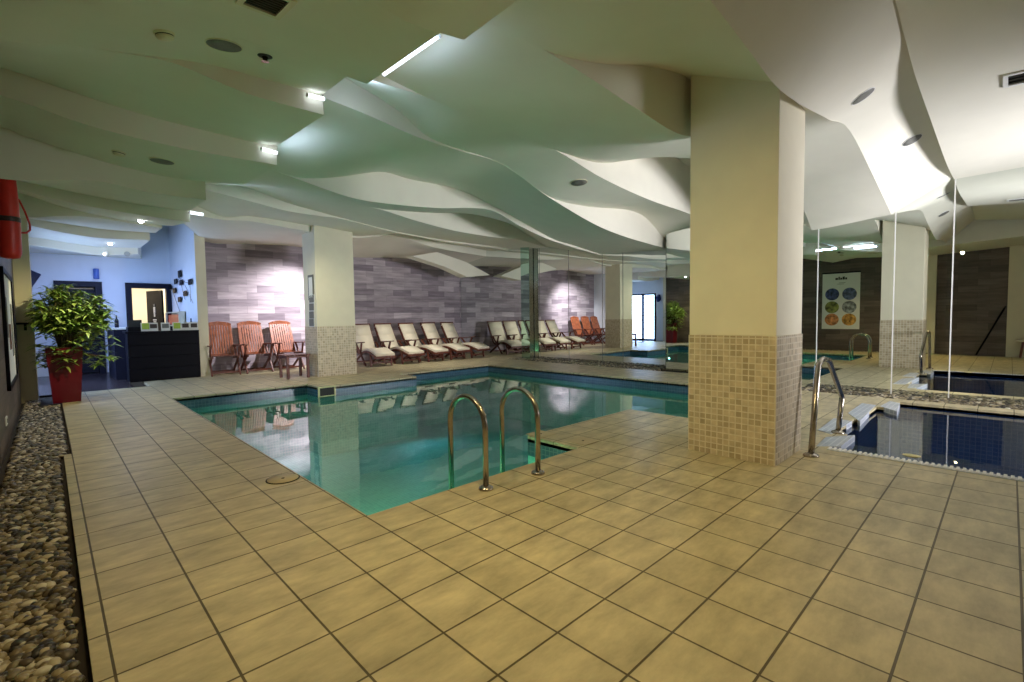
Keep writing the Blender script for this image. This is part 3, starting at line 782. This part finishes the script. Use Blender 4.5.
# red rescue tube
p = onx(9, 216, -.22)
r = thing('rescue_tube', 'red vinyl rescue tube with a looped cord hanging high on the left wall', 'rescue tube', (-.228, p.y, p.z))
mb = MB(); mb.tube([(0, 0, .425), (0, 0, .415), (0, 0, .37), (0, .004, .1), (0, 0, -.12), (0, 0, -.37), (0, 0, -.415), (0, 0, -.425)], [.03, .055, .075, .085, .088, .085, .07, .03], 20); mb.build('tube_body', M_redfoam, r)
mb = MB(); mb.lathe([(.089, -.06), (.092, -.05), (.092, -.02), (.089, -.01)], 20); o = mb.build('dark_band', M_darkwood, r)
cp = [(.06, .03, .2), (.085, .06, .18), (.12, .12, .08), (.15, .17, -.04), (.15, .17, -.10), (.12, .12, -.14), (.08, .05, -.15)]
mb = MB(); mb.tube(cp, .009, 8); mb.build('cord', M_redfoam, r)
mb = MB(); mb.bb(-.10, -.02, -.02, .02, .37, .41); mb.build('wall_hook', M_steel, r)
p = onx(5.5, 421, XL)
r = thing('wall_socket', 'small white wall socket low on the left wall above the pebbles', 'socket', (XL, p.y, p.z))
mb = MB(); mb.bb(0, .012, -.09, .09, -.04, .04, .004); mb.build('plate', M_white, r)
mb = MB(); mb.lathe([(.022, 0), (.022, .004), (.018, .004)], 14, Matrix.Translation((.012, 0, 0)) @ Matrix.Rotation(PI/2, 4, 'Y')); mb.build('outlet', M_grey, r)
p = ony(25, 320, 10.5)
r = thing('corner_shelf', 'small black shelf on the cream pilaster behind the shrub', 'shelf', (-.235, 10.48, 1.18))
mb = MB(); mb.bb(-.09, .12, -.1, .07, 0, .03, .003); mb.build('board', M_black, r)
mb = MB(); mb.bar((0, .065, 0), (0, .065, -.09), .03, .012); mb.bar((0, .06, -.085), (0, -.07, 0), .02, .012); mb.build('bracket', M_black, r)
# poster with six round pictures (seen in the right mirror)
r = thing('wall_poster', 'white poster with six round pictures on the dark left wall, seen in the right mirror', 'poster', (XL, 3.72, 1.55))
hw, hh = .50, .88
mb = MB(); mb.bb(0, .012, -hw, hw, -hh, hh); mb.build('sheet', M_paper, r)
mb = MB(); mb.bb(0, .02, -hw-.01, hw+.01, hh-.01, hh+.03); mb.build('top_rail', M_black, r)
pcs = [(.10, .13, .24), (.30, .32, .33), (.62, .28, .06), (.05, .07, .2), (.22, .24, .06), (.60, .22, .08)]
for k in range(6):
    cy, cz = (-.23, .23)[k // 3], (.22, -.19, -.58)[k % 3]
    mm = plain('poster_picture_%d' % k, pcs[k], .5, var=.9, scale=11)
    mb = MB(); mb.lathe([(.19, 0), (.19, .004), (.18, .004)], 28, Matrix.Translation((.012, cy, cz)) @ Matrix.Rotation(PI/2, 4, 'Y')); mb.build('round_picture', mm, r)
mb = MB()
for k, (a, b_) in enumerate(((-.16, -.11), (-.10, -.04), (-.03, .02), (.03, .07), (.08, .15))): mb.bb(.012, .015, a, b_, .67, .735+(.03 if k in (1, 3) else 0))
mb.bb(.012, .014, -.12, .05, .57, .58); mb.bb(.012, .014, -.08, .1, .53, .54); mb.build('heading', M_dark, r)
# leaning pole and bench, seen in the right mirror
r = thing('leaning_pole', 'black pole leaning on the dark left wall, seen in the right mirror', 'pole', (XL+.03, .3, 0))
mb = MB(); mb.tube([(.22, .30, .012), (.03, -.20, 1.25)], .02, 10); mb.build('shaft', M_black, r)
mb = MB(); mb.tube([(.03, -.20, 1.25), (.022, -.222, 1.30)], .018, 10); mb.build('grip', M_dark, r)
r = thing('bench', 'low wooden bench near the cream pilaster, seen in the right mirror', 'bench', (.12, -.55, 0))
mb = MB(); mb.bb(-.2, .2, -.42, .42, .40, .44, .006); mb.build('seat', M_cream, r)
for s in (-1, 1):
    mb = MB(); mb.bar((-.15, s*.34, 0), (-.15, s*.3, .40), .04, .04); mb.bar((.15, s*.34, 0), (.15, s*.3, .40), .04, .04); mb.build('leg_frame', M_teakd, r)

# ------------------------------------------------------------------ glass entrance doors in the left wall
def glazed(name, y0, y1, z1):
    mb = MB(); f = .07
    mb.bb(XL-.08, XL+.03, y0, y0+f, 0, z1); mb.bb(XL-.08, XL+.03, y1-f, y1, 0, z1); mb.bb(XL-.08, XL+.03, y0, y1, z1-f, z1)
    ym = y0+(y1-y0)*.42; mb.bb(XL-.08, XL+.03, ym-.05, ym+.05, 0, z1); mb.bb(XL-.08, XL+.03, y0, y1, 0, .08)
    o = struct(name, mb, M_navy)
    mb = MB(); mb.bb(XL-.05, XL-.03, y0+f, ym-.05, .08, z1-f); mb.bb(XL-.05, XL-.03, ym+.05, y1-f, .08, z1-f); g = mb.build('glass_pane', M_daylight, o)
    mb = MB(); mb.tube([(XL+.07, ym+.1, .8), (XL+.07, ym+.1, 1.25)], .012, 8); mb.bar((XL+.02, ym+.1, .84), (XL+.07, ym+.1, .84), .015, .015); mb.bar((XL+.02, ym+.1, 1.2), (XL+.07, ym+.1, 1.2), .015, .015); mb.build('door_handle', M_chrome, o)
glazed('door_1', 11.36, 12.94, 2.19)

r = thing('added_uplight', 'added white half-bowl uplight, out of view, brightening the right ceiling', 'added lamp', (8.42, -2.3, 1.5))  # invented lamp out of view, put in to brighten the right ceiling
mb = MB(); mb.lathe([(.02, -.12), (.09, -.07), (.13, 0), (.145, .06), (.13, .055), (.11, .0)], 24); mb.build('bowl', M_white, r)
mb = MB(); mb.bb(.1, .43, -.03, .03, -.06, -.02); mb.build('bracket', M_chrome, r)

# ------------------------------------------------------------------ reception
def door_frame(name, x0, x1, z1, fw_=.12):
    mb = MB()
    mb.bb(x0-fw_*.3, x0+fw_*.7, YR-.05, YR+.16, 0, z1+.02); mb.bb(x1-fw_*.7, x1+fw_*.3, YR-.05, YR+.16, 0, z1+.02); mb.bb(x0+fw_*.7, x1-fw_*.7, YR-.05, YR+.16, z1-.1, z1+.02)
    return struct(name, mb, M_navy)
d2 = door_frame('door_2', dl0, dl1, dt); d3 = door_frame('door_3', dr0, dr1, dt)
mb = MB(); mb.bb(dl0+.09, dl1-.09, YR+.03, YR+.08, 0.02, dt-.17); lv_ = mb.build('door_leaf', M_navy, d2); lv_['label'] = 'closed dark door leaf'
mb = MB(); mb.bb(dl0+.12, dl1-.12, YR+.0, YR+.03, dt-.16, dt-.13); mb.build('door_closer', M_steel, d2)
lx0 = ony(151, 300, YR+.1).x
mb = MB(); mb.box((dr1-.27, YR+.42, dt*.5-.05), (.04, .70, dt-.18), Matrix.Rotation(.34, 3, 'Z')); mb.build('door_leaf', M_black, d3)
mb = MB(); R = Matrix.Rotation(.34, 3, 'Z')
def onleaf(y, z): return Vector((dr1-.27, YR+.42, 0))+R @ Vector((-.024, y, 0))+Vector((0, 0, z))
mb = MB()
mb.lathe([(.03, 0), (.03, .004), (.026, .004)], 14, Matrix.Translation(onleaf(0, 1.62)) @ Matrix.Rotation(-PI/2+.0, 4, 'Y'))
mb.box(onleaf(0, 1.50), (.006, .085, .15), R); mb.box(onleaf(0, 1.37), (.006, .06, .1), R); mb.box(onleaf(0, 1.24), (.006, .16, .035), R); mb.box(onleaf(0, 1.19), (.006, .12, .03), R); mb.build('door_sign', M_white, d3)
# bar counter
cx0, cx1 = ony(128, 350, 12.0).x, 2.33
r = thing('bar_counter', 'black panelled bar counter with brochures standing on it', 'counter', ((cx0+cx1)/2, 12.25, 0))
hw = (cx1-cx0)/2
mb = MB(); mb.bb(-hw+.01, hw, -.22, .25, .0, .97); mb.build('body', M_black, r)
for k in range(4):
    mb = MB(); mb.bb(-hw, hw, -.245, -.22, .03+k*.235, .03+k*.235+.225, .004); mb.build('front_panel', M_black, r)
mb = MB(); mb.bb(-hw-.03, hw, -.26, .28, .97, 1.005, .004); mb.build('worktop', M_black, r)
r = thing('reception_desk', 'dark desk with a white top behind the bar counter', 'desk', (1.13, 13.6, 0))
mb = MB(); mb.bb(-.14, .4, -.75, .75, 0, 1.04); mb.build('body', M_navy, r)
mb = MB(); mb.bb(-.17, .42, -.78, .78, 1.04, 1.08, .004); o = mb.build('desk_top', M_white, r)
r = thing('cash_register', 'black till at the left end of the bar counter', 'till', (cx0+.15, 12.22, 1.005))
mb = MB(); mb.bb(-.13, .13, -.14, .14, 0, .09, .006); mb.build('base', M_black, r)
mb = MB(); mb.box((0, -.02, .15), (.22, .03, .16), Matrix.Rotation(-.3, 3, 'X'), .004); mb.build('screen', M_dark, r)
# brochures
bro = thing('brochure', '', 'brochure', group='brochures standing on the bar counter')
mb = MB(); mb.box((0, 0, .085), (.15, .008, .17), Matrix.Rotation(-.18, 3, 'X')); mb.build('cover', M_paper, bro)
mb = MB(); mb.box((0, .05, .06), (.04, .006, .13), Matrix.Rotation(.45, 3, 'X')); mb.build('easel_leg', M_paper, bro)
blabs = ['lime green brochure next to the till', 'tall brochure with a dark picture beside the lime one', 'grey brochure in the middle of the bar counter', 'second lime green brochure, right of the grey one', 'brochure with a brown picture beside the second lime one', 'last brochure with a brown picture at the right end of the bar counter']
bcol = [M_green, M_darkwood, M_grey, M_green, M_darkwood, M_darkwood]
BRO = [bro]+[dup(bro) for _ in range(5)]
for k, x in enumerate((145.5, 153.5, 165.5, 177, 185.5, 194)):
    o = BRO[k]; q = ony(x, 326, 12.05); o.location = (q.x, 12.06, 1.005); o['label'] = blabs[k]
    mb = MB(); mb.box((0, -.006, .10), (.115, .006, .085 if k not in (0, 3) else .12), Matrix.Rotation(-.18, 3, 'X')); mb.build('picture', bcol[k], o)
def bottle(p, h, label, mat):
    r = thing('bottle', label, 'bottle', p, group='bottles in the reception')
    mb = MB(); mb.lathe([(h*.13, 0), (h*.14, h*.03), (h*.14, h*.55), (h*.1, h*.66), (h*.045, h*.74), (h*.045, h*.93)], 14); mb.build('glass_body', mat, r)
    mb = MB(); mb.lathe([(h*.05, h*.93), (h*.05, h), (h*.03, h)], 12); mb.build('cap', M_black, r)
q = ony(116.5, 320, 13.3)
bottle((q.x, 13.3, 1.08), .26, 'dark bottle on the white desk top left of the till', M_navy)
q = ony(191, 318, 12.35); bottle((q.x, 12.35, 1.005), .25, 'dark bottle behind the right-hand brochures', M_navy)
q = ony(197, 318, 12.3); bottle((2.27, 12.42, 1.005), .25, 'dark bottle against the cream wall end', M_darkwood)
# wall art and shelf box on the partition
XP = 2.335
r = thing('wall_art', 'cluster of small black square panels on thin rods on the pale reception wall', 'wall decoration', (XP, 13.0, 1.7))
for (x, y) in ((181, 274), (177, 281.5), (182.5, 282.5), (191.5, 282), (176, 290.5), (186.5, 293.5), (181, 299.5), (171.5, 287.5)):
    q = onx(x, y, XP)-Vector((XP, 13.0, 1.7))
    mb = MB(); mb.box((-.03, q.y, q.z), (.012, .34, .12 if y > 275 else .16)); o = mb.build('panel', M_black, r)
    mb = MB(); mb.bar((-.02, q.y, q.z), (0, q.y, q.z), .01, .01); mb.build('spacer', M_steel, o)
mb = MB()
for (a, b_) in (((180, 275), (186, 300)), ((176, 281), (191, 283)), ((186, 285), (194, 303)), ((172, 287), (181, 312)), ((191, 284), (192, 302))):
    s_, e_ = onx(*a, XP)-Vector((XP, 13, 1.7)), onx(*b_, XP)-Vector((XP, 13, 1.7)); mb.tube([(-.02, s_.y, s_.z), (-.02, e_.y, e_.z)], .006, 6)
mb.build('rods', M_steel, r)
q0, q1 = onx(172, 316, XP), onx(186, 316, XP)
r = thing('wall_box', 'small cream shelf box with an orange-red panel on the reception wall', 'box', (XP-.08, (q0.y+q1.y)/2, 1.24))
hy = abs(q0.y-q1.y)/2
mb = MB(); mb.bb(-.06, .08, -hy, hy, .16, .185); mb.bb(-.06, .08, -hy, hy, -.16, -.135); mb.bb(-.06, .08, -hy, -hy+.05, -.135, .16); mb.bb(-.06, .08, hy-.05, hy, -.135, .16); mb.bb(.06, .08, -hy, hy, -.135, .16); mb.build('case', M_cream, r)
mb = MB(); mb.bb(-.02, .04, -hy+.25, hy-.15, -.12, .12, .01); mb.build('panel', M_redfoam, r)
# blue angled sign on the wall beside the entrance
q = ony(38, 266, 11.2)
r = thing('wall_sign', 'blue slanted sign box on the wall behind the cream pilaster', 'sign', (XL, 11.15, 1.95))
mb = MB(); mb.box((.13, 0, 0), (.26, .10, .26), Matrix.Rotation(.5, 3, 'Y'), .01); mb.build('box_body', plain('blue_plastic', (.02, .05, .25), .4), r)
mb = MB(); mb.bb(0, .1, -.02, .02, -.03, .03); mb.build('bracket', M_steel, r)
q = ony(96, 274, YR)
r = thing('wall_sconce', 'small blue glass sconce above the dark double door', 'sconce', (q.x, YR-.05, q.z))
mb = MB(); mb.lathe([(.05, -.12), (.055, -.1), (.055, .1), (.05, .12)], 14); mb.build('glass_shade', plain('blue_glass', (.08, .16, .5), .2), r)
mb = MB(); mb.bb(-.03, .03, .03, .05, -.05, .05); mb.build('back_plate', M_chrome, r)

# notices on the far column
r = thing('column_notice', 'long framed notice, topmost on the far column', 'notice', (3.99, onx(311, 300, 3.99).y, 0), group='notices on the far column')
q = onx(311, 287.5, 3.99); r.location = (3.994, q.y, q.z)
mb = MB(); mb.bb(-.012, 0, -.14, .14, -.26, .26, .003); mb.build('frame', M_grey, r)
mb = MB(); mb.bb(-.016, -.011, -.09, .09, -.21, .21); mb.build('sheet', M_paper, r)
nl = ['small square notice right below the long framed one on the far column', 'second small square notice below the long framed one', 'third small square notice below the long framed one', 'lowest small square notice on the far column']
n0 = thing('column_notice', nl[0], 'notice', (3.994, 0, 0), group='notices on the far column')
mb = MB(); mb.bb(-.012, 0, -.14, .14, -.09, .09, .003); mb.build('frame', M_paper, n0)
mb = MB(); mb.bb(-.016, -.011, -.12, .12, -.075, .075); mb.build('sheet', M_grey, n0)
for k, y in enumerate((299, 307, 315, 322.5)):
    o = n0 if k == 0 else dup(n0); q = onx(312, y, 3.99); o.location = (3.994, q.y, q.z); o['label'] = nl[k]

# ------------------------------------------------------------------ things on the ceiling
def lathe_fix(name, label, cat, x, y, parts, group=None, lift=0.0):
    p, mt = frame_on(x, y)
    r = thing(name, label, cat, p, group=group); r.matrix_world = Matrix.Translation(p) @ mt
    for (nm, prof, mat) in parts:
        mb = MB(); mb.lathe(prof, 28); mb.build(nm, mat, r)
    return r
def speaker(x, y, rad, label):
    return lathe_fix('ceiling_speaker', label, 'speaker', x, y, [('rim', [(rad, -.03), (rad, .005), (rad*.95, .007), (rad*.93, .004)], M_ivory if x < 700 else M_white), ('grille', [(rad*.94, -.02), (rad*.94, .005), (rad*.4, .006), (.004, .006)], M_grey)], 'round ceiling speakers')
speaker(224, 45, .105, 'round grey ceiling speaker at the top left, next to the smoke detector')
speaker(162, 161, .105, 'round grey ceiling speaker above the left pool edge, next to the second smoke detector')
speaker(863, 96, .095, 'round grey ceiling speaker right of the near column top')
speaker(912, 140, .095, 'smaller looking round ceiling speaker farther towards the right mirror')
speaker(579, 182.5, .115, 'round ceiling speaker over the main pool, left of the near column')
def detector(x, y, label):
    return lathe_fix('smoke_detector', label, 'smoke detector', x, y, [('base', [(.055, -.02), (.055, .008), (.05, .012)], M_ivory), ('chamber', [(.046, .011), (.047, .017), (.042, .019)], M_dark), ('cap', [(.047, .018), (.044, .03), (.018, .036)], M_ivory)], 'smoke detectors')
detector(164, 33, 'cream smoke detector at the top left, beside the larger speaker')
detector(119, 152, 'cream smoke detector lower on the left ceiling')
lathe_fix('sprinkler', 'small recessed sprinkler head right of the top left speaker', 'sprinkler', 265, 56, [('rose', [(.045, -.02), (.045, .004), (.03, .006)], M_dark), ('head', [(.018, .005), (.014, .03), (.024, .036)], M_steel)])
def grille(label, quad, nsl, mat_f, thick=.012, name='air_vent'):
    """rectangular louvre on the ceiling, corners given where they are seen"""
    ps = [oncl(x, y)[0] for x, y in quad]
    o = sum(ps, Vector())/4; n = oncl(sum(q[0] for q in quad)/4, sum(q[1] for q in quad)/4)[1]
    ex = (ps[1]-ps[0]+ps[2]-ps[3]); ex = Vector((math.copysign(1, ex.x), 0, 0)) if abs(ex.x) > abs(ex.y) else Vector((0, math.copysign(1, ex.y), 0))
    wx = abs((ps[1]-ps[0]+ps[2]-ps[3]).dot(ex))/2; ex = (ex-n*ex.dot(n)).normalized(); ey = n.cross(ex); wy = abs((ps[3]-ps[0]).dot(ey)+(ps[2]-ps[1]).dot(ey))/2
    r = thing(name, label, 'vent', o); r.matrix_world = Matrix.Translation(o) @ Matrix((ex, ey, n)).transposed().to_4x4()
    a, b_ = wx/2, wy/2; t = min(.03, wy*.15)
    mb = MB()
    for (x0, x1, y0, y1) in ((-a, a, b_-t, b_), (-a, a, -b_, -b_+t), (-a, -a+t, -b_+t, b_-t), (a-t, a, -b_+t, b_-t)): mb.bb(x0, x1, y0, y1, -.01, thick)
    mb.build('frame', mat_f, r)
    mb = MB(); mb.bb(-a+t, a-t, -b_+t, b_-t, -.01, .002); mb.build('backing', M_dark, r)
    for k in range(nsl):
        yy = -b_+t+(k+.5)*(2*b_-2*t)/nsl
        mb = MB(); mb.box((0, yy, .005), (2*a-2*t, (2*b_-2*t)/nsl*.55, .003), Matrix.Rotation(.5, 3, 'X')); mb.build('louvre', M_grey, r)
    return r
grille('large dark louvred vent at the top left edge of the photo', [(232, -1), (278, 19), (297, 1), (255, -18)], 8, M_ivory)
grille('narrow slot vent at the right edge on the white ceiling', [(1003, 73), (1050, 66), (1050, 79), (1003, 85)], 3, M_white)

# light strips hidden in the steps of the ceiling
def strip(label, a, b_, r_=.012):
    o = (Vector(a)+Vector(b_))/2
    t = thing('light_strip', label, 'light strip', o, group='cool light strips at the ceiling steps')
    mb = MB(); mb.tube([Vector(a)-o, Vector(b_)-o], r_, 10); mb.build('tube', M_glow, t)
    d = (Vector(b_)-Vector(a)).normalized()*.012
    for e, s in ((a, -1), (b_, 1)):
        mb = MB(); mb.tube([Vector(e)-o, Vector(e)-o+d*s], r_*1.15, 10); mb.build('end_cap', M_white, t)
XG = 1.86
strip('long light strip at the ceiling step above the near left of the main pool', onx(438, 36, XG), onx(384, 74, XG), .014)
strip('short light strip on the ceiling step left of the long one', online(308, 95, (0, 3.9), (2, 3.9)), online(324, 99, (0, 3.9), (2, 3.9)), .014)
strip('short light strip on the ceiling step above the far left pool edge', online(262, 149, (0, 5.2), (2, 5.2)), online(277, 153, (0, 5.2), (2, 5.2)), .016)
strip('farthest short light strip, on the ceiling step before the reception', online(190, 212.5, (0, 8.1), (2, 8.1)), online(203, 214.5, (0, 8.1), (2, 8.1)), .02)
def spotlight(x, y, label):
    lathe_fix('ceiling_spot', label, 'spotlight', x, y, [('ring', [(.05, -.02), (.05, .006), (.04, .01), (.036, .004)], M_chrome), ('lens', [(.036, -.01), (.036, .003), (.032, .025), (.015, .04)], M_lampw)], 'small ceiling spotlights')
spotlight(141, 220, 'lit ceiling spotlight above the planter, nearest of the reception spots')
spotlight(110, 243, 'lit ceiling spotlight left of centre over the reception')
spotlight(127, 254, 'lit ceiling spotlight over the doorway of the reception')
spotlight(106, 254, 'lit ceiling spotlight nearest the dark double door')
# ------------------------------------------------------------------ lights
def area(name, loc, target, sx, sy, col, power, spread=PI):
    l = bpy.data.lights.new(name, 'AREA'); l.shape = 'RECTANGLE'; l.size = sx; l.size_y = sy; l.color = col; l.energy = power; l.spread = spread
    o = bpy.data.objects.new(name, l); COL.objects.link(o); o.location = loc
    d = Vector(target)-Vector(loc); o.rotation_euler = d.to_track_quat('-Z', 'Y').to_euler(); return o
def spot(name, loc, target, col, power, ang=70, blend=.8, r=.06):
    l = bpy.data.lights.new(name, 'SPOT'); l.color = col; l.energy = power; l.spot_size = math.radians(ang); l.spot_blend = blend; l.shadow_soft_size = r
    o = bpy.data.objects.new(name, l); COL.objects.link(o); o.location = loc
    d = Vector(target)-Vector(loc); o.rotation_euler = d.to_track_quat('-Z', 'Y').to_euler(); return o
def point(name, loc, col, power, r=.1):
    l = bpy.data.lights.new(name, 'POINT'); l.color = col; l.energy = power; l.shadow_soft_size = r
    o = bpy.data.objects.new(name, l); COL.objects.link(o); o.location = loc; return o
WARM = (1, .74, .32)
spot('warm_downlight', (1.6, 1.2, 2.75), (2.3, 1.9, 0), (1, .76, .32), 95, 130, 1, .1)
spot('warm_downlight', (.9, 2.6, 2.7), (1.0, 2.8, 0), (1, .76, .38), 58, 120, 1, .1)
spot('warm_downlight', (.3, 6.0, 2.55), (.0, 6.2, 0), (1, .8, .45), 45, 110, 1, .1)
spot('warm_pilaster_spot', (.8, 7.6, 2.5), (-.15, 10.0, .9), (1, .86, .46), 150, 55, 1, .04)
spot('warm_column_spot', (.5, .9, 2.7), (4.05, 1.65, 1.2), (1, .80, .38), 115, 55, 1, .03)
spot('deck_fill', (.9, 9.3, 2.6), (.9, 8.8, 0), (.9, .95, 1), 80, 115, 1, .06)  # added fill to brighten the far left deck, no known lamp
spot('deck_fill', (2.8, 8.6, 2.75), (4.0, 10.0, .6), (1, .93, .68), 85, 100, 1, .06)  # added fill to brighten the far column, no known lamp
spot('lounger_fill', (6.9, 9.6, 2.85), (7.3, 11.0, .2), (1, .93, .82), 150, 95, 1, .06)  # added fill aimed at the loungers, no known lamp above the pool
area('window_daylight', (7.1, YB+.05, 1.35), (7.3, 2, 1.9), 1.3, .9, (.95, .93, 1), 88, math.radians(84))
area('added_uplight', (8.3, -2.3, 1.6), (6.6, .3, 3.2), .5, .2, (.92, .93, 1), 7, math.radians(140))  # added light of the unseen uplight, lifts the right ceiling
area('reception_light', (1.0, 13.6, 2.6), (1.0, 13.8, 0), 1.0, 1.0, (.26, .42, 1.0), 14)
area('corridor_light', (1.9, 16.6, 2.5), (1.9, 16.6, 0), .8, .8, (1, .85, .7), 36)
spot('wall_washer', (4.95, 11.1, 2.55), (4.3, 12.75, 1.15), (1, .94, .98), 480, 90, 1, .06)
spot('wall_washer', (8.6, 11.2, 2.75), (8.6, 12.6, .8), (1, .88, .95), 35, 120, 1, .06)
for (x, y, t, c, e) in ((1.5, 4.3, (2.6, 4.4, -1.2), (.72, 1, .55), 80), (2.3, 2.85, (2.3, 4.2, -1.2), (.5, 1, .4), 30), (5.2, 8.2, (5.0, 6.5, -1.2), (.25, .7, .95), 14), (2.4, 8.9, (2.4, 7.2, -1.2), (.3, .85, .9), 12), (7.8, 5.5, (6.5, 5.5, -1.2), (.3, .65, 1), 8), (5.2, -.6, (6.4, -.6, -.9), (.5, .75, 1), 8)):  # last entry is an added light to brighten the small pool
    spot('pool_lamp', (x, y, -.45), t, c, e, 150, .9, .03)
for (y, z, e) in ((2.75, 2.93, 1.5), (3.65, 2.97, 2.0), (5.0, 2.84, 1.3), (7.4, 2.75, 1.5)):
    area('step_light', (1.80, y, z), (3.0, y+.1, z+.12), .5, .04, (.55, .72, 1), e)
W = bpy.data.worlds.new('World'); S.world = W; W.use_nodes = True
W.node_tree.nodes['Background'].inputs['Color'].default_value = (.5, .55, .6, 1); W.node_tree.nodes['Background'].inputs['Strength'].default_value = .05
S.view_settings.view_transform = 'Standard'; S.view_settings.look = 'None'; S.view_settings.exposure = 0.42; S.view_settings.gamma = 1.0
S.view_settings.use_curve_mapping = False
